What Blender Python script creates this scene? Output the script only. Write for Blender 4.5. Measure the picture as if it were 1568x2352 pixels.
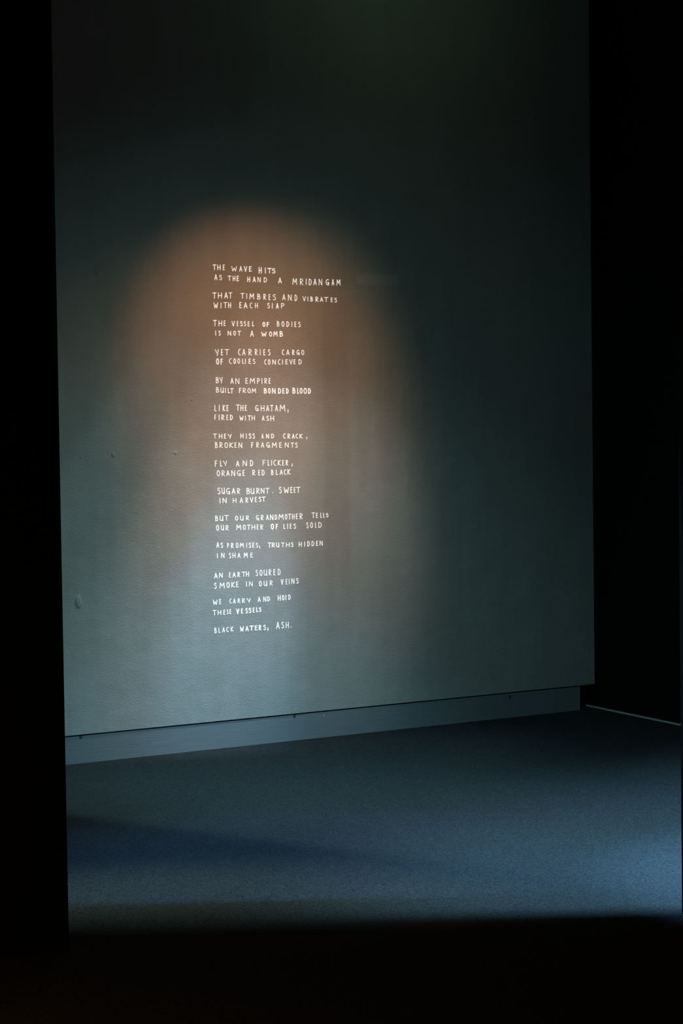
import bpy, bmesh, math, random
from mathutils import Vector, Matrix
random.seed(7)
R = math.radians
for o in list(bpy.data.objects):
    bpy.data.objects.remove(o, do_unlink=True)
S = bpy.context.scene
col = S.collection

# ------------------------------------------------------------------ camera
FPX, PITCH, ROLL, YAW = 4945.89, -.0409918, -.0135882, .571648
EYE = Vector((0, 0, 1.5))
r0 = Vector((math.cos(YAW), -math.sin(YAW), 0)); f0 = Vector((math.sin(YAW), math.cos(YAW), 0)); up = Vector((0, 0, 1))
fw = f0*math.cos(PITCH) + up*math.sin(PITCH)
u1 = r0.cross(fw)
rt = r0*math.cos(ROLL) + u1*math.sin(ROLL)
uu = -r0*math.sin(ROLL) + u1*math.cos(ROLL)
cam = bpy.data.cameras.new('camera'); camo = bpy.data.objects.new('camera', cam); col.objects.link(camo)
cam.sensor_fit = 'VERTICAL'; cam.sensor_height = 36; cam.sensor_width = 24
cam.lens = FPX/2352*36
m = Matrix((rt, uu, -fw)).transposed().to_4x4(); m.translation = EYE
camo.matrix_world = m
cam.clip_start = .05; cam.clip_end = 60
S.camera = camo


def at(x, y, Y):
    """point where the sight line through pixel (x, y) meets the plane Y = const"""
    d = fw*FPX + rt*(x-784) - uu*(y-1176)
    return EYE + d*(Y/d.y)


# ------------------------------------------------------------------ world, exposure
w = bpy.data.worlds.new('world'); S.world = w; w.use_nodes = True
w.node_tree.nodes['Background'].inputs[0].default_value = (0, 0, 0, 1)
w.node_tree.nodes['Background'].inputs[1].default_value = 0
vs = S.view_settings
vs.view_transform = 'Standard'; vs.look = 'None'; vs.exposure = 0; vs.gamma = 1; vs.use_curve_mapping = False

# ------------------------------------------------------------------ unseen lamps, placed and coloured to fit the lit wall and floor
WALL_SPOTS = [   # position, aim, half angle, blend, strength per channel
    ((5.408, 7.316, 3.65), (4.977, 8.669, 0.5088), 8.00, 1.000, (4.454, 8.894, 11.88)),
    ((5.928, 7.24, 4.489), (4.952, 8.669, 1.073), 8.25, 0.831, (8.254, 5.304, 4.121)),
    ((4, 6, 3.3), (5.376, 8.669, -1.5), 36.07, 1.000, (1.348, 2.852, 3.073)),
    ((4, 6, 3.3), (5.209, 8.669, -1.5), 21.00, 0.958, (1.472, 6.308, 8.991)),
    ((6.1, 7.579, 3.432), (4, 8.669, -0.6094), 32.87, 0.600, (1.008, 0.7024, 0.374)),
    ((4.72, 6.583, 3.322), (5.097, 8.669, 1.674), 18.21, 1.000, (3.882, 1.633, 0.7156)),
    ((4, 6, 3.3), (5.858, 8.669, -1.5), 54.46, 1.000, (0.5119, 1.147, 1.087)),
    ((6.6, 6.114, 3.3), (5.176, 8.669, 0.6957), 14.76, 1.000, (4.637, 4.709, 4.198)),
    ((4.3, 6.4, 3.9), (4.1, 8.669, 2.5), 30.00, 1.000, (1e-06, 0.005924, 1e-06)),  # soft fill added for the panel's upper left
]
FLOOR_SPOTS = [
    ((3.526, 6.52, 3.4), (5.387, 4.871, 0), 16.00, 1.000, (18.7, 48.02, 76.4)),
    ((4.017, 5.95, 3.862), (5.956, 4.3, 0), 41.59, 1.000, (23.73, 49.26, 66.99)),
    ((3.155, 6.363, 3.4), (3.047, 5.546, 0), 20.54, 0.800, (9, 12.6, 10.2)),
    ((3.704, 6.167, 4.697), (3.78, 6.206, 0), 16.00, 0.920, (4.402, 11.71, 22.23)),
]
SLOT = ((6.6, 7.733, 4.2), (3.8, 7.221, 0), 25.00, 1.000, (8.2, 13.01, 12.48))
GLOW = ((5.862, 7.9, 3.683), (0.01828, 0.03683, 0.02018))
WARM = (0.5264, 0.1525, 1e-06)
ORANGE_FILL = (0.38, 0.19, 0.075)
HEADER = 0.610        # how far the bulkhead stands inside the opening



def lamp(name, loc, rgb, aim=None, half=None, blend=0, radius=.05):
    mx = max(rgb)
    l = bpy.data.lights.new(name, 'SPOT' if aim else 'POINT')
    l.color = [c/mx for c in rgb]; l.energy = mx*4*math.pi**2
    l.shadow_soft_size = radius
    o = bpy.data.objects.new(name, l); col.objects.link(o); o.location = loc
    if aim:
        l.spot_size = R(half*2); l.spot_blend = blend
        o.rotation_euler = (Vector(aim)-Vector(loc)).to_track_quat('-Z', 'Y').to_euler()
    return o


for loc, aim, half, blend, rgb in WALL_SPOTS:
    lamp('wall_spotlight', loc, rgb, aim, half, blend, .06)
for loc, aim, half, blend, rgb in FLOOR_SPOTS:
    lamp('floor_spotlight', loc, rgb, aim, half, blend, .022)
lamp('slot_spotlight', SLOT[0], SLOT[4], SLOT[1], SLOT[2], SLOT[3], .006)
lamp('glow_fill', GLOW[0], GLOW[1], radius=.25)  # added point fill, no lamp of the room
lamp('warm_fill', (2.2, 1.5, 2.4), WARM, radius=.25)  # added fill on the camera side, stands in for warm ambient light
lamp('orange_fill', (1.3, 4.6, .35), ORANGE_FILL, radius=.1)  # added low fill that tints the near left floor orange




CEIL = 4.9
WY = 8.669            # front of the big panel
PY = 8.675            # front of its plinth

# ------------------------------------------------------------------ materials
def mat(name, base, rough=.6, spec=.25):
    m = bpy.data.materials.new(name); m.use_nodes = True
    b = m.node_tree.nodes['Principled BSDF']
    b.inputs['Base Color'].default_value = (*base, 1); b.inputs['Roughness'].default_value = rough
    b.inputs['Specular IOR Level'].default_value = spec
    return m, m.node_tree, b


def N(nt, t, **kw):
    n = nt.nodes.new(t)
    for k, v in kw.items():
        if k[0] == 'i' and k[1:].isdigit(): n.inputs[int(k[1:])].default_value = v
        elif k.startswith('in_'): n.inputs[k[3:].replace('_', ' ')].default_value = v
        else: setattr(n, k, v)
    return n


def math_(nt, op, a, b=None, clamp=False):
    n = nt.nodes.new('ShaderNodeMath'); n.operation = op; n.use_clamp = clamp
    for i, v in enumerate((a, b)):
        if v is None: continue
        if isinstance(v, (int, float)): n.inputs[i].default_value = v
        else: nt.links.new(v, n.inputs[i])
    return n.outputs[0]


def mix(nt, fac, a, b):
    n = nt.nodes.new('ShaderNodeMix'); n.data_type = 'RGBA'
    for s, v in ((n.inputs[0], fac), (n.inputs[6], a), (n.inputs[7], b)):
        if isinstance(v, (int, float)): s.default_value = v
        elif isinstance(v, tuple): s.default_value = (*v, 1)
        else: nt.links.new(v, s)
    return n.outputs[2]


# rolled emulsion on the big panel: stipple, roller lanes, one touched-up patch
m_wall, nt, b = mat('rolled_grey_emulsion', (.3, .3, .3), .62, .2)
geo = N(nt, 'ShaderNodeNewGeometry'); P = geo.outputs['Position']
sep = N(nt, 'ShaderNodeSeparateXYZ'); nt.links.new(P, sep.inputs[0])
mp = N(nt, 'ShaderNodeMapping', in_Scale=(7, 1, .6)); nt.links.new(P, mp.inputs[0])
lanes = N(nt, 'ShaderNodeTexNoise', in_Scale=1.6, in_Detail=3.0, in_Roughness=.6); nt.links.new(mp.outputs[0], lanes.inputs['Vector'])
cloud = N(nt, 'ShaderNodeTexNoise', in_Scale=5.0, in_Detail=4.0); nt.links.new(P, cloud.inputs['Vector'])
v = math_(nt, 'ADD', math_(nt, 'MULTIPLY', lanes.outputs[0], .62), math_(nt, 'MULTIPLY', cloud.outputs[0], .38))
c1 = mix(nt, v, (.245, .238, .232), (.355, .362, .368))


def band(out, lo, hi, soft):
    mr = N(nt, 'ShaderNodeMapRange', interpolation_type='SMOOTHSTEP'); nt.links.new(out, mr.inputs[0])
    mr.inputs[1].default_value = lo-soft; mr.inputs[2].default_value = lo+soft
    m2 = N(nt, 'ShaderNodeMapRange', interpolation_type='SMOOTHSTEP'); nt.links.new(out, m2.inputs[0])
    m2.inputs[1].default_value = hi-soft; m2.inputs[2].default_value = hi+soft; m2.inputs[3].default_value = 1; m2.inputs[4].default_value = 0
    return math_(nt, 'MULTIPLY', mr.outputs[0], m2.outputs[0])


pa, pb = at(818, 628, WY), at(916, 655, WY)
patch = math_(nt, 'MULTIPLY', band(sep.outputs[0], pa.x, pb.x, .008), band(sep.outputs[2], pb.z, pa.z, .012))
c2 = mix(nt, math_(nt, 'MULTIPLY', patch, .5), c1, (.42, .43, .43))
la, lb = at(742, 860, WY), at(800, 860, WY)
lane = math_(nt, 'MULTIPLY', band(sep.outputs[0], la.x, lb.x, .018), band(sep.outputs[2], .75, 2.25, .3))
c3 = mix(nt, math_(nt, 'MULTIPLY', lane, .3), c2, (.235, .195, .165))
nt.links.new(c3, b.inputs['Base Color'])
st = N(nt, 'ShaderNodeTexNoise', in_Scale=210.0, in_Detail=2.5, in_Roughness=.55); nt.links.new(P, st.inputs['Vector'])
big = N(nt, 'ShaderNodeTexNoise', in_Scale=6.0, in_Detail=2.0); nt.links.new(P, big.inputs['Vector'])
hgt = math_(nt, 'ADD', st.outputs[0], math_(nt, 'MULTIPLY', big.outputs[0], 3.0))
bp = N(nt, 'ShaderNodeBump', in_Strength=.6, in_Distance=.0034); nt.links.new(hgt, bp.inputs['Height'])
nt.links.new(bp.outputs[0], b.inputs['Normal'])

# brushed gloss on the plinth board
m_plinth, nt, b = mat('brushed_slate_paint', (.16, .18, .20), .5, .3)
tc = N(nt, 'ShaderNodeNewGeometry')
mp = N(nt, 'ShaderNodeMapping', in_Scale=(3, 3, 160)); nt.links.new(tc.outputs['Position'], mp.inputs[0])
br = N(nt, 'ShaderNodeTexNoise', in_Scale=2.0, in_Detail=4.0); nt.links.new(mp.outputs[0], br.inputs['Vector'])
nt.links.new(mix(nt, br.outputs[0], (.125, .14, .155), (.195, .22, .245)), b.inputs['Base Color'])
bp = N(nt, 'ShaderNodeBump', in_Strength=.5, in_Distance=.0015); nt.links.new(br.outputs[0], bp.inputs['Height'])
nt.links.new(bp.outputs[0], b.inputs['Normal'])

# ribbed black loop-pile carpet
m_carpet, nt, b = mat('ribbed_charcoal_carpet', (.022, .025, .028), .95, .05)
g = N(nt, 'ShaderNodeNewGeometry'); sp = N(nt, 'ShaderNodeSeparateXYZ'); nt.links.new(g.outputs['Position'], sp.inputs[0])
acr = math_(nt, 'ADD', math_(nt, 'MULTIPLY', sp.outputs[0], .975), math_(nt, 'MULTIPLY', sp.outputs[1], -.224))
lng = math_(nt, 'ADD', math_(nt, 'MULTIPLY', sp.outputs[0], .224), math_(nt, 'MULTIPLY', sp.outputs[1], .975))
wob = N(nt, 'ShaderNodeTexNoise', in_Scale=9.0, in_Detail=2.0); nt.links.new(g.outputs['Position'], wob.inputs['Vector'])
acr = math_(nt, 'ADD', acr, math_(nt, 'MULTIPLY', wob.outputs[0], .004))
rib = math_(nt, 'SINE', math_(nt, 'MULTIPLY', acr, 2*math.pi/.0061))
rib = math_(nt, 'ADD', math_(nt, 'MULTIPLY', rib, .5), .5)
row = math_(nt, 'FLOOR', math_(nt, 'DIVIDE', acr, .0061))
cmb = N(nt, 'ShaderNodeCombineXYZ'); nt.links.new(math_(nt, 'MULTIPLY', row, 7.31), cmb.inputs[0]); nt.links.new(math_(nt, 'MULTIPLY', lng, 90.0), cmb.inputs[1])
loop = N(nt, 'ShaderNodeTexNoise', in_Scale=1.0, in_Detail=1.0); nt.links.new(cmb.outputs[0], loop.inputs['Vector'])
hue = N(nt, 'ShaderNodeTexNoise', in_Scale=210.0, in_Detail=0.0); nt.links.new(g.outputs['Position'], hue.inputs['Vector'])
hc = mix(nt, .32, (.026, .031, .034), hue.outputs['Color'])
bw = N(nt, 'ShaderNodeMix', data_type='RGBA', blend_type='MULTIPLY'); bw.inputs[0].default_value = .75
nt.links.new(hue.outputs['Color'], bw.inputs[7])
bw.inputs[6].default_value = (.092, .104, .117, 1)
val = math_(nt, 'MULTIPLY', math_(nt, 'ADD', math_(nt, 'MULTIPLY', rib, 1.0), .10), math_(nt, 'ADD', math_(nt, 'MULTIPLY', loop.outputs[0], 1.5), -.1), True)
sc = N(nt, 'ShaderNodeVectorMath', operation='SCALE'); nt.links.new(bw.outputs[2], sc.inputs[0]); nt.links.new(val, sc.inputs['Scale'])
nt.links.new(sc.outputs[0], b.inputs['Base Color'])
nt.nodes.remove(hc.node)

m_black, _, _ = mat('matt_black_paint', (.004, .0045, .005), .95, .02)
m_dark, _, _ = mat('black_curtain_side', (.006, .007, .008), .95, .02)
m_strip, nt, b = mat('mottled_pale_strip', (.42, .44, .45), .5, .4)
g = N(nt, 'ShaderNodeNewGeometry')
nn = N(nt, 'ShaderNodeTexNoise', in_Scale=14.0, in_Detail=3.0); nt.links.new(g.outputs['Position'], nn.inputs['Vector'])
nt.links.new(mix(nt, nn.outputs[0], (.30, .37, .37), (.52, .62, .62)), b.inputs['Base Color'])  # noise between two pale teal tones
m_rim, _, _ = mat('black_rubber', (.006, .006, .007), .8, .1)
m_head, _, _ = mat('dull_steel', (.2, .23, .24), .4, .5)
m_chip, _, _ = mat('bare_white_plaster', (.85, .85, .85), .7, .2)
m_letter_glow, nt, b = mat('white_lettering_emission_lit', (.6, .6, .6), .6, .2)
b.inputs['Emission Color'].default_value = (1, .95, .9, 1); b.inputs['Emission Strength'].default_value = .5  # emission stands in for light projected on the lettering


# ------------------------------------------------------------------ mesh helpers
def box(bm, lo, hi):
    vs_ = [bm.verts.new((x, y, z)) for x in (lo[0], hi[0]) for y in (lo[1], hi[1]) for z in (lo[2], hi[2])]
    for f in ((0, 1, 3, 2), (4, 6, 7, 5), (0, 4, 5, 1), (2, 3, 7, 6), (0, 2, 6, 4), (1, 5, 7, 3)):
        bm.faces.new([vs_[i] for i in f])


def slab(bm, pts, z0, z1):
    """vertical prism over a ground outline"""
    lo = [bm.verts.new((x, y, z0)) for x, y in pts]; hi = [bm.verts.new((x, y, z1)) for x, y in pts]
    n = len(pts)
    bm.faces.new(lo[::-1]); bm.faces.new(hi)
    for i in range(n):
        bm.faces.new((lo[i], lo[(i+1) % n], hi[(i+1) % n], hi[i]))


def obj(name, bm, m, parent=None, loc=None, bevel=0):
    bmesh.ops.recalc_face_normals(bm, faces=bm.faces)
    if bevel:
        bmesh.ops.bevel(bm, geom=bm.edges[:], offset=bevel, segments=2, affect='EDGES')
    me = bpy.data.meshes.new(name); bm.to_mesh(me); bm.free(); me.materials.append(m)
    o = bpy.data.objects.new(name, me); col.objects.link(o)
    if loc: o.location = loc
    if parent: o.parent = parent
    return o


def struct(name, bm, m, bevel=0, label=None):
    o = obj(name, bm, m, bevel=bevel); o['kind'] = 'structure'
    if label: o['label'] = label
    return o


def tag(o, label, cat, group=None):
    o['label'] = label; o['category'] = cat
    if group: o['group'] = group
    return o


# ------------------------------------------------------------------ setting
bm = bmesh.new(); box(bm, (-2.6, -2.6, -.12), (7.9, 9.2, 0)); struct('floor', bm, m_carpet)
bm = bmesh.new(); box(bm, (-2.6, -2.6, CEIL), (7.9, 9.2, CEIL+.12)); struct('ceiling', bm, m_black)
PZ = .1288
bm = bmesh.new(); box(bm, (1.0, WY, PZ), (7.1282, WY+.16, CEIL)); wall = struct('wall_back', bm, m_wall, bevel=.0022)
bm = bmesh.new()
# plinth board; its foot follows the slightly uneven pile of the carpet
box(bm, (1.0, PY, 0.0), (7.034, PY+.10, PZ-.0005)); plinth = struct('baseboard_back', bm, m_plinth, bevel=.001)
bm = bmesh.new(); box(bm, (-2.6, 9.0, 0), (7.9, 9.2, CEIL)); struct('wall_rear', bm, m_black)
# dark wall on the right, running back past the end of the panel
a, c = Vector((7.1915, 9.0)), Vector((6.58, 4.0))
d = (a-c).normalized(); n = Vector((d.y, -d.x))
bm = bmesh.new(); slab(bm, [tuple(c), tuple(a), tuple(a+n*.15), tuple(c+n*.15)], .0, CEIL); struct('wall_right', bm, m_dark)
bm = bmesh.new()
a2 = a-d*.18
e = n*-.012
slab(bm, [tuple(c+e), tuple(a2+e), tuple(a2), tuple(c)], 0, .009)
struct('trim_1', bm, m_strip, bevel=.002)
# near black wall on the left of the opening
bm = bmesh.new(); box(bm, (-2.6, 5.596, 0), (2.648, 5.78, CEIL)); struct('wall_left', bm, m_black)
bm = bmesh.new(); box(bm, (.85, 5.78, 0), (1.0, 9.0, CEIL)); struct('wall_side', bm, m_black)
# near black wall on the right of the opening
A0 = Vector((4.3557, 4.8945)); hd = Vector((.859, -.512)); hn = Vector((.512, .859))
B0 = A0 + hd*2.9
bm = bmesh.new(); slab(bm, [tuple(A0), tuple(B0), tuple(B0-hn*.15), tuple(A0-hn*.15)], 0, CEIL); struct('wall_front', bm, m_black)
# unseen dark bulkhead inside the opening, placed to end the floor light
H0 = Vector((2.768, 5.841)) + hn*HEADER
h0, h1 = H0 - hd*.9, H0 + hd*3.9
bm = bmesh.new(); slab(bm, [tuple(h0), tuple(h1), tuple(h1-hn*.10), tuple(h0-hn*.10)], 3.15, CEIL); struct('trim_2', bm, m_black)
bm = bmesh.new(); box(bm, (-2.6, -2.6, 0), (-2.45, 5.596, CEIL)); struct('wall_west', bm, m_black)
bm = bmesh.new(); box(bm, (-2.45, -2.6, 0), (7.9, -2.45, CEIL)); struct('wall_south', bm, m_black)
bm = bmesh.new(); box(bm, (7.75, -2.45, 0), (7.9, 9.0, CEIL)); struct('wall_east', bm, m_black)

# black baffles, unseen and added to cut the slot beam to a carpet strip
S0 = Vector(SLOT[0])
for k, (p_, q_, dz, sg, wd) in enumerate((((3.60, 7.52, 0), (4.42, 5.42, 0), .36, -1, .34), ((5.265, 7.975, 0), (5.83, 6.54, 0), .032, 1, .15))):
    p_, q_ = Vector(p_), Vector(q_); p_, q_ = p_-(q_-p_)*.6, q_+(q_-p_)*.6
    t = dz/S0.z
    e0, e1 = S0+(p_-S0)*t, S0+(q_-S0)*t
    dd = (e1-e0).normalized(); o_ = Vector((-dd.y, dd.x, 0)) * sg * (1 if dd.y < 0 else -1)
    e0, e1 = e0-dd*.5, e1+dd*.1
    bm = bmesh.new(); slab(bm, [tuple(v_[:2]) for v_ in (e0, e1, e1+o_*wd, e0+o_*wd)], S0.z-dz, S0.z-dz+.004)
    struct('trim_%d' % (k+3), bm, m_black)  # a light baffle rather than trim of the room

# filler bumps left under the paint of the panel
for x, y, rx, rz, h in ((260, 1044, .009, .013, .0025), (403, 1040, .010, .010, .002), (440, 917, .006, .008, .0015), (180, 1382, .016, .030, .004), (222, 622, .010, .012, .003), (186, 1050, .005, .006, .002), (1045, 1060, .008, .008, .003)):
    p = at(x, y, WY)
    bm = bmesh.new()
    bmesh.ops.create_uvsphere(bm, u_segments=20, v_segments=12, radius=1)
    for v_ in bm.verts: v_.co = Vector((v_.co.x*rx, v_.co.y*h, v_.co.z*rz*(1+.15*v_.co.x)))
    o = obj('filler_bump', bm, m_wall, wall, p)
    for f in o.data.polygons: f.use_smooth = True

# paint chip on the plinth
p = at(744, 1643, PY)
bm = bmesh.new(); bmesh.ops.create_uvsphere(bm, u_segments=10, v_segments=6, radius=1)
for v_ in bm.verts: v_.co = Vector((v_.co.x*.0022, v_.co.y*.0008, v_.co.z*.0026))
obj('paint_chip', bm, m_chip, plinth, p)


# ------------------------------------------------------------------ screws along the top of the plinth
def make_screw(loc):
    root = bpy.data.objects.new('screw', None); col.objects.link(root); root.location = loc
    bm = bmesh.new()
    K = 24; J = 10; ring = []
    for i in range(K):
        t = 2*math.pi*i/K
        ring.append([bm.verts.new(((.0052+.0017*math.cos(2*math.pi*j/J))*math.cos(t), -.0012+.0016*math.sin(2*math.pi*j/J), (.0052+.0017*math.cos(2*math.pi*j/J))*math.sin(t))) for j in range(J)])
    for i in range(K):
        for j in range(J):
            bm.faces.new((ring[i][j], ring[(i+1) % K][j], ring[(i+1) % K][(j+1) % J], ring[i][(j+1) % J]))
    o = obj('collar', bm, m_rim, root)
    o['label'] = 'black ring around the screw'
    bm = bmesh.new()
    bmesh.ops.create_cone(bm, cap_ends=True, segments=20, radius1=.0042, radius2=.0036, depth=.0022, matrix=Matrix.Rotation(R(90), 4, 'X'))
    obj('screw_head', bm, m_head, root)
    return root


s0 = make_screw(at(185.5, 1692.2, PY))
tag(s0, 'dark ringed screw at the far left end of the plinth, half under the panel edge', 'screw', 'screws along the plinth')
for x, y, lab in ((676, 1644.5, 'dark ringed screw on the plinth below the middle of the poem panel'), (1170.5, 1599.5, 'dark ringed screw on the shadowed right end of the plinth')):
    s = s0.copy(); col.objects.link(s); s.location = at(x, y, PY); s['label'] = lab
    for ch in s0.children:
        k = ch.copy(); col.objects.link(k); k.parent = s

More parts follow.
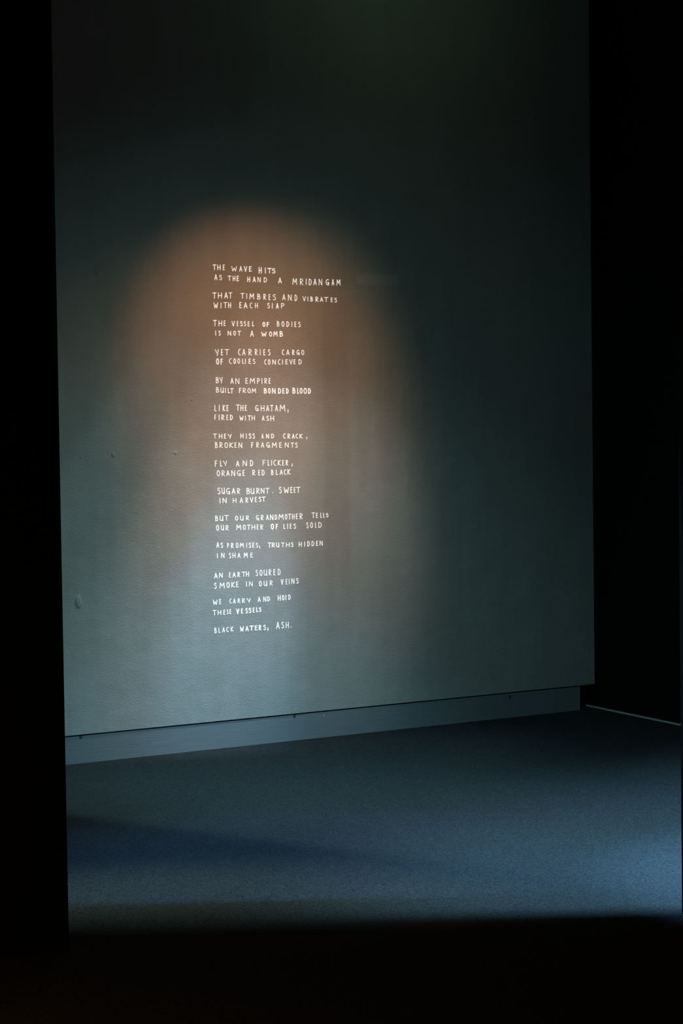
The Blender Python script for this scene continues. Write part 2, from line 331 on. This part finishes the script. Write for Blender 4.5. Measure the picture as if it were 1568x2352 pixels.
# stanza, then words: letters, left/right of each letter, top and foot of the first and last letter (photo pixels)
POEM = [
    (1,[('THE',[487.8,496.7,498.4,506.5,511.0,516.7],607.6,620.6,608.0,621.0),('WAVE',[531.0,543.7,549.0,556.3,559.6,567.3,571.2,578.0],611.2,623.5,611.6,624.3),('HITS',[593.5,600.8,607.8,610.2,613.7,623.3,623.9,632.2],613.7,628.4,616.1,628.4)]),
    (1,[('AS',[491.8,499.2,502.9,509.8],630.4,643.9,631.2,643.9),('THE',[522.4,531.0,533.7,540.4,542.9,549.0],632.9,645.1,633.3,646.3),('HAND',[567.3,574.3,580.0,587.3,590.6,598.8,604.9,613.1],635.3,648.4,636.9,648.8),('A',[638.4,646.9],637.3,651.6,637.3,651.6),('MRIDANGAM',[671.0,682.0,687.8,696.3,701.6,704.1,708.2,715.5,719.2,726.9,731.0,740.0,747.3,755.5,761.2,767.3,772.2,781.6],639.4,654.5,641.8,656.1)]),
    (2,[('THAT',[487.3,497.1,500.0,509.8,514.7,523.3,524.5,533.1],671.6,685.9,671.6,685.5),('TIMBRES',[551.8,561.2,565.3,567.3,572.2,583.3,590.2,598.0,604.1,611.0,616.3,620.8,625.7,633.5],673.3,686.3,675.7,690.0),('AND',[647.8,655.5,660.4,669.8,675.9,682.4],675.7,690.0,676.9,692.0),('VIBRATES',[694.3,702.4,705.7,707.8,712.2,718.4,723.7,731.0,734.3,742.0,743.3,753.9,758.8,764.5,767.3,773.5],680.6,692.0,683.5,694.9)]),
    (2,[('WITH',[490.2,500.4,506.1,508.2,512.7,521.6,523.3,530.6],694.5,708.4,694.1,708.0),('EACH',[549.0,555.1,559.2,568.2,573.1,579.6,584.9,592.2],694.1,708.4,695.3,708.4),('SlAP',[613.1,619.6,623.9,626.1,633.5,639.6,644.5,653.1],695.7,708.8,696.1,708.8)]),
    (3,[('THE',[488.6,498.0,501.2,510.2,513.1,518.4],735.1,749.8,735.9,749.0),('VESSEL',[531.4,539.2,543.3,547.3,550.6,557.1,559.2,564.9,568.2,573.5,578.4,583.3],737.1,749.4,738.0,750.2),('OF',[602.4,609.0,611.8,617.6],739.6,751.0,739.6,751.0),('BODIES',[635.1,641.6,646.1,652.7,657.1,664.1,669.0,671.0,675.5,680.8,684.1,690.2],737.1,750.6,739.2,751.8)]),
    (3,[('IS',[493.9,495.9,501.2,506.5],759.2,771.0,759.2,771.0),('NOT',[522.0,531.0,535.1,541.6,544.9,553.1],759.6,771.0,760.0,771.4),('A',[573.9,582.9],759.6,773.5,759.6,773.5),('WOMB',[599.6,611.8,617.6,624.5,627.3,637.1,641.6,649.4],762.0,773.1,760.4,773.5)]),
    (4,[('YET',[493.1,502.0,506.9,512.2,515.1,526.1],802.0,817.6,802.0,816.3),('CARRIES',[546.5,552.7,555.9,563.7,569.8,578.0,584.5,591.4,595.5,598.8,604.1,609.4,614.7,620.8],801.2,816.3,802.4,816.7),('CARGO',[646.9,652.7,657.1,664.5,670.2,676.3,680.4,687.8,691.4,698.4],802.9,815.5,803.7,815.9)]),
    (4,[('OF',[495.9,502.9,506.1,511.4],823.3,837.6,823.7,838.0),('COOLIES',[525.3,532.2,535.5,541.6,544.5,551.0,555.5,560.4,562.0,564.5,570.2,576.3,579.6,586.1],822.9,835.9,824.1,836.3),('CONCIEVED',[606.5,612.2,614.7,620.8,624.5,633.5,637.6,644.1,647.3,649.4,654.7,661.2,663.7,671.8,673.5,678.8,684.9,692.7],825.7,838.0,825.3,837.1)]),
    (5,[('BY',[495.1,502.4,502.9,511.0],866.3,880.6,866.3,881.0),('AN',[529.0,536.3,539.6,549.8],868.0,881.8,868.8,882.2),('EMPIRE',[562.9,569.4,573.1,585.3,589.4,596.3,599.6,602.9,606.5,613.5,616.3,621.2],868.0,881.8,868.4,881.8)]),
    (5,[('BUILT',[495.5,502.9,505.7,513.9,516.3,518.8,522.4,528.6,528.2,535.9],889.2,902.2,892.0,904.3),('FROM',[548.2,553.9,556.7,564.9,567.8,575.5,577.6,587.8],890.8,903.5,892.0,903.5),('BONDED',[605.3,612.7,615.1,621.2,624.1,632.7,638.0,645.3,647.8,653.5,656.3,662.4],891.6,904.3,891.6,904.7),('BLOOD',[671.0,678.4,682.0,686.5,687.8,694.3,696.7,704.5,706.9,713.5],890.4,904.7,891.6,904.7)]),
    (6,[('LIKE',[491.8,497.6,502.0,504.5,510.6,517.6,519.6,524.9],930.0,945.1,930.0,944.7),('THE',[541.6,550.2,551.4,558.8,561.6,566.9],929.2,944.3,930.0,944.3),('GHATAM,',[585.7,593.5,598.0,607.3,610.6,618.0,619.6,627.8,631.0,638.4,641.6,654.7,659.2,662.9],930.4,945.1,930.0,945.5)]),
    (6,[('FIRED',[491.8,496.3,501.6,504.1,507.8,515.1,519.2,524.1,527.3,534.3],952.0,965.5,952.4,965.5),('WITH',[549.4,558.8,562.0,564.5,568.2,575.9,577.1,585.3],954.5,966.3,954.1,966.3),('ASH',[600.8,607.3,611.0,617.1,620.0,629.4],954.9,966.7,954.5,967.6)]),
    (7,[('THEY',[488.6,498.0,502.0,510.6,513.9,519.2,522.4,531.4],995.9,1007.8,996.3,1008.2),('HISS',[551.4,559.2,564.1,566.5,570.6,576.7,579.2,585.3],995.1,1007.3,995.5,1008.2),('AND',[600.0,604.9,610.2,618.0,622.0,629.4],996.3,1007.8,996.3,1007.3),('CRACK,',[649.8,655.9,659.6,666.5,669.8,676.7,678.4,684.1,686.9,695.1,702.4,705.7],995.5,1007.8,996.7,1007.3)]),
    (7,[('BROKEN',[493.1,499.6,503.3,511.4,515.1,522.9,526.1,535.5,538.0,542.9,546.9,556.3],1015.5,1029.4,1016.3,1029.4),('FRAGMENTS',[576.3,581.6,587.8,594.7,598.8,606.5,611.0,619.6,623.7,635.5,640.4,647.3,653.1,662.9,666.9,675.1,677.1,683.3],1015.5,1029.0,1016.3,1028.6)]),
    (8,[('FLY',[492.7,498.8,504.9,510.6,511.4,520.8],1057.6,1072.7,1057.6,1071.0),('AND',[541.6,549.4,556.3,567.3,573.5,581.2],1058.0,1071.8,1056.3,1071.0),('FLICKER,',[602.0,609.4,613.9,618.8,622.0,624.5,627.3,634.3,637.1,644.9,647.3,652.7,655.5,661.6,669.0,671.8],1056.3,1070.2,1056.7,1069.4)]),
    (8,[('ORANGE',[497.1,504.9,508.2,516.3,519.2,526.9,530.2,540.0,543.7,552.7,556.3,562.0],1080.4,1094.3,1079.6,1093.5),('RED',[578.8,586.1,592.2,597.6,600.4,607.3],1079.2,1092.7,1078.8,1092.2),('BLACK',[622.0,627.8,632.7,638.4,642.0,649.4,651.4,657.6,659.2,666.9],1078.8,1091.8,1077.6,1090.6)]),
    (9,[('SUGAR',[498.8,505.7,508.2,516.3,518.8,528.2,531.8,540.4,543.7,551.4],1120.1,1135.6,1121.3,1135.2),('BURNT.',[565.3,573.9,575.1,584.1,587.8,595.9,598.0,607.3,608.6,618.8,624.5,627.8],1120.9,1135.2,1120.9,1134.0),('SWEET',[640.0,646.9,651.0,663.3,666.1,671.8,673.9,678.8,679.6,689.4],1118.5,1133.6,1118.5,1132.3)]),
    (9,[('IN',[503.3,506.1,510.2,520.4],1143.8,1156.8,1143.8,1156.0),('HARVEST',[533.9,542.9,550.2,558.0,562.9,570.2,573.1,581.2,584.5,589.8,593.5,599.6,600.4,609.8],1143.4,1156.0,1140.5,1152.8)]),
    (10,[('BUT',[493.5,500.8,503.7,512.7,514.3,524.9],1184.6,1197.7,1183.4,1196.0),('OUR',[539.2,546.5,550.6,559.2,564.5,571.8],1184.6,1196.4,1183.8,1195.6),('GRANDMOTHER',[587.3,594.7,598.4,605.3,610.6,617.1,619.2,627.8,630.2,636.3,639.2,651.0,653.5,659.6,660.8,668.6,669.8,676.3,678.8,683.7,687.3,694.7],1183.0,1195.6,1178.9,1192.8),('TELLS',[714.7,723.3,724.9,730.2,735.1,738.8,741.6,745.3,747.8,753.9],1177.2,1190.3,1178.1,1188.7)]),
    (10,[('OUR',[495.9,502.9,506.5,514.3,517.6,524.9],1205.4,1219.3,1206.2,1218.5),('MOTHER',[542.0,553.5,557.1,564.1,566.5,575.1,577.1,586.1,589.0,593.9,597.1,604.1],1205.0,1217.7,1204.6,1216.8),('OF',[621.6,628.6,632.7,638.4],1203.4,1216.4,1203.4,1216.0),('LIES',[650.2,655.1,658.8,661.2,664.9,669.4,673.5,679.6],1202.6,1215.6,1202.6,1214.8),('SOLD',[702.9,708.2,711.8,718.4,722.9,726.5,730.2,738.4],1199.7,1213.6,1199.3,1212.3)]),
    (11,[('AS',[496.3,503.3,506.1,511.8],1245.0,1258.5,1246.2,1258.9),('PROMISES,',[520.8,525.7,529.8,536.3,541.2,547.3,550.2,559.6,564.9,567.3,570.6,576.3,578.8,584.1,586.5,592.7,594.7,597.6],1247.0,1259.3,1246.2,1258.1),('TRUTHS',[614.3,622.9,623.3,631.4,633.5,641.2,644.9,653.5,655.9,665.3,667.8,673.5],1246.2,1258.1,1245.8,1256.8),('HIDDEN',[685.3,693.1,698.0,700.4,704.9,711.4,714.7,721.6,725.3,730.2,733.1,741.2],1243.8,1256.8,1241.7,1253.6)]),
    (11,[('IN',[497.6,500.0,506.9,515.5],1270.7,1282.6,1269.5,1282.1),('SHAME',[525.3,530.2,533.1,540.8,544.9,552.2,559.2,568.6,574.3,580.8],1269.9,1283.0,1269.1,1281.3)]),
    (12,[('AN',[491.4,499.6,502.4,511.4],1316.0,1329.5,1315.6,1327.4),('EARTH',[525.3,530.6,533.5,541.2,544.5,551.4,553.9,564.5,564.1,571.8],1314.4,1327.0,1312.3,1325.0),('SOURED',[586.5,592.2,595.5,602.4,604.9,613.5,616.3,622.9,627.3,632.7,637.1,644.1],1309.1,1323.4,1306.6,1321.3)]),
    (12,[('SMOKE',[491.0,497.1,503.7,515.9,519.6,527.3,530.6,539.2,541.6,547.8],1338.5,1352.8,1335.6,1349.1),('IN',[564.5,566.9,571.0,580.4],1335.2,1347.9,1335.2,1347.0),('OUR',[594.3,600.8,604.9,613.5,618.8,626.1],1334.0,1347.4,1333.2,1345.4),('VEINS',[644.1,650.6,655.5,660.0,662.4,664.9,668.2,676.3,679.6,685.3],1330.3,1343.4,1327.9,1340.9)]),
    (13,[('WE',[488.2,499.2,502.9,507.8],1377.1,1389.8,1375.9,1388.6),('CARRY',[526.5,531.8,535.1,540.8,544.9,551.4,555.1,562.4,565.7,575.1],1375.1,1386.5,1373.9,1384.9),('AND',[591.4,598.4,603.7,611.4,613.1,619.6],1370.6,1383.3,1369.8,1381.6),('HOlD',[637.1,644.5,646.9,652.7,655.1,657.1,661.2,667.3],1367.3,1380.0,1365.7,1378.0)]),
    (13,[('THESE',[487.8,496.7,499.2,508.2,512.2,517.6,520.0,524.5,526.5,531.0],1401.6,1413.9,1399.2,1411.0),('VESSELS',[542.0,549.0,553.1,557.6,562.9,568.6,570.6,576.7,580.0,584.5,587.8,592.7,594.3,599.6],1398.0,1410.6,1394.7,1405.7)]),
    (14,[('BLACK',[491.8,497.6,501.2,505.7,509.8,516.7,519.2,525.3,529.0,536.3],1441.6,1455.1,1439.2,1450.6),('WATERS,',[550.6,559.6,563.3,571.0,572.7,582.0,584.5,591.4,593.5,600.0,604.1,610.6,612.7,616.7],1438.8,1450.6,1434.3,1446.5),('ASH.',[633.5,642.0,645.7,651.8,655.5,663.3,666.5,669.8],1428.6,1444.9,1426.9,1442.4)]),
]


# ------------------------------------------------------------------ the hand-lettered poem
def arc(cx, cy, rx, ry, a0, a1, n=9):
    return [(cx+rx*math.cos(R(a0+(a1-a0)*i/n)), cy+ry*math.sin(R(a0+(a1-a0)*i/n))) for i in range(n+1)]


OV = arc(.5, .5, .5, .5, 100, 460, 20)
SS = arc(.52, .76, .46, .24, 35, 200, 8) + arc(.48, .28, .50, .28, 75, -140, 10)
GLYPH = {
    'A': [[(0, 0), (.47, 1), (1, 0)], [(.2, .33), (.82, .33)]],
    'B': [[(.06, 0), (.04, 1)], [(.04, 1)] + arc(.25, .77, .55, .23, 80, -80, 7) + [(.12, .53)], [(.12, .53)] + arc(.35, .27, .65, .27, 75, -85, 8) + [(.06, 0)]],
    'C': [arc(.72, .5, .72, .5, 72, 290, 14)],
    'D': [[(.06, 0), (.06, 1)], [(.06, 1)] + arc(.2, .5, .8, .5, 80, -80, 12) + [(.06, 0)]],
    'E': [[(.9, 1), (.08, .98), (.06, .02), (1, .04)], [(.08, .52), (.82, .54)]],
    'F': [[(1, .98), (.1, .98), (.06, 0)], [(.08, .52), (.85, .54)]],
    'G': [[(.92, .92)] + arc(.55, .5, .55, .48, 75, 275, 14) + [(.8, .16), (.92, .40)], [(.5, .42), (.95, .44), (.97, -.04)]],
    'H': [[(.04, 0), (.04, 1)], [(.96, 0), (.96, 1)], [(.04, .48), (.96, .50)]],
    'I': [[(.5, 0), (.46, 1)]],
    'l': [[(.5, 0), (.46, 1)]],
    'K': [[(.06, 0), (.06, 1)], [(.92, 1), (.10, .46), (1, 0)]],
    'L': [[(.06, 1), (.1, .02), (1, .04)]],
    'M': [[(0, 0), (.12, 1), (.5, .38), (.9, 1), (1, 0)]],
    'N': [[(.04, 0), (.06, 1), (.94, 0), (.96, 1)]],
    'O': [OV],
    'P': [[(.1, 0), (.1, 1)], [(.1, 1)] + arc(.35, .73, .62, .27, 80, -85, 8) + [(.12, .44)]],
    'R': [[(.08, 0), (.08, 1)], [(.08, 1)] + arc(.35, .75, .55, .25, 80, -85, 8) + [(.12, .48), (1, 0)]],
    'S': [SS],
    'T': [[(0, .97), (1, 1)], [(.52, .99), (.5, 0)]],
    'U': [[(.03, 1), (.04, .4)] + arc(.42, .30, .38, .28, 190, 320, 7) + [(.92, .4)], [(.92, 1), (.96, -.02)]],
    'V': [[(0, 1), (.52, 0), (1, 1)]],
    'W': [[(0, 1), (.22, 0), (.50, .62), (.78, 0), (1, 1)]],
    'Y': [[(0, 1), (.45, .46)], [(1, 1), (.62, .0)], ],
    ',': [[(.45, .28), (.72, .06), (.25, -.22)]],
    '.': [[(.4, .14), (.6, .04)]],
}
INSET = 0.95           # half a pen stroke, in photo pixels


def ribbon(bm, pts, rad, depth=.0012):
    """a rounded pen stroke lying on the wall: pts are 3-D points on the plane Y = WY"""
    P2 = [Vector((q.x, q.z)) for q in pts]
    Q = [P2[0]]
    for q in P2[1:]:
        if (q-Q[-1]).length > 1e-5: Q.append(q)
    if len(Q) < 2: return
    left, right = [], []
    n = len(Q)
    for i in range(n):
        a = (Q[i]-Q[i-1]).normalized() if i else (Q[1]-Q[0]).normalized()
        c = (Q[i+1]-Q[i]).normalized() if i < n-1 else a
        na, nc = Vector((-a.y, a.x)), Vector((-c.y, c.x))
        if a.dot(c) > .4:
            t = (na+nc).normalized(); k = rad/max(.5, t.dot(na))
            left.append(Q[i]+t*k); right.append(Q[i]-t*k)
        else:                                       # sharp corner: close this run, start a new one
            left.append(Q[i]+na*rad); right.append(Q[i]-na*rad)
            cap(bm, left, right, depth, Q, rad); left = [Q[i]+nc*rad]; right = [Q[i]-nc*rad]
    cap(bm, left, right, depth, Q, rad)


def cap(bm, left, right, depth, Q, rad):
    def half(l, r):                                  # round pen end from l round to r
        c = (l+r)/2; v = l-c; out = []
        for k in range(1, 6):
            t = -math.pi*k/6
            out.append(c+Vector((v.x*math.cos(t)-v.y*math.sin(t), v.x*math.sin(t)+v.y*math.cos(t))))
        return out
    ol = left + half(left[-1], right[-1]) + right[::-1] + half(right[0], left[0])
    top = [bm.verts.new((q.x, WY-depth, q.y)) for q in ol]
    bot = [bm.verts.new((q.x, WY+.0002, q.y)) for q in ol]
    k = len(left); e = 5
    lt, en, rg, st_ = top[:k], top[k:k+e], top[k+e:2*k+e][::-1], top[2*k+e:]
    for i in range(k-1): bm.faces.new((lt[i], lt[i+1], rg[i+1], rg[i]))
    bm.faces.new([lt[-1]] + en + [rg[-1]]); bm.faces.new([rg[0]] + st_ + [lt[0]])
    m_ = len(ol)
    for i in range(m_): bm.faces.new((top[i], bot[i], bot[(i+1) % m_], top[(i+1) % m_]))


BOLD = {'OF', 'WATERS,', 'BONDED', 'BLOOD', 'WOMB', 'HITS', 'VESSELS'}
for idx, (stanza, words) in enumerate(POEM):
    w0 = words[0]
    root = bpy.data.objects.new('lettering_line', None); col.objects.link(root)
    root.location = at(w0[1][0], w0[3], WY)
    text = ' '.join(w_[0] for w_ in words).upper()
    tag(root, 'white handwritten line reading "%s" on the spotlit grey wall' % text, 'lettering', 'lines of the handwritten wall poem')
    for t, xs, ta, ba, tb, bb in words:
        bm = bmesh.new(); mark = None; n = len(t)
        for i, ch in enumerate(t):
            x0, x1 = xs[2*i], xs[2*i+1]
            k = i/(n-1) if n > 1 else 0
            if ch in ',.' : 
                yt, yb = ta+(tb-ta)*k, ba+(bb-ba)*k
            else:
                yt, yb = ta+(tb-ta)*k + random.uniform(-.3, .3), ba+(bb-ba)*k + random.uniform(-.3, .3)
            x0, x1, yt, yb = x0+INSET, x1-INSET, yt+INSET, yb-INSET
            if x1 < x0+.3: x0 = x1 = (x0+x1)/2
            rad = (.00225 if t in BOLD else .00178)*random.uniform(.92, 1.1)
            if ch in ',.': mark = bmesh.new(); mark_name = 'comma' if ch == ',' else 'full_stop'
            for stroke in GLYPH[ch]:
                ribbon(mark if ch in ',.' else bm, [at(x0+(x1-x0)*u, yb+(yt-yb)*v_, WY) for u, v_ in stroke], rad)
        for v_ in bm.verts: v_.co -= root.location
        wd = obj('word', bm, m_letter_glow, root)
        if mark:
            for v_ in mark.verts: v_.co -= root.location
            obj(mark_name, mark, m_letter_glow, wd)
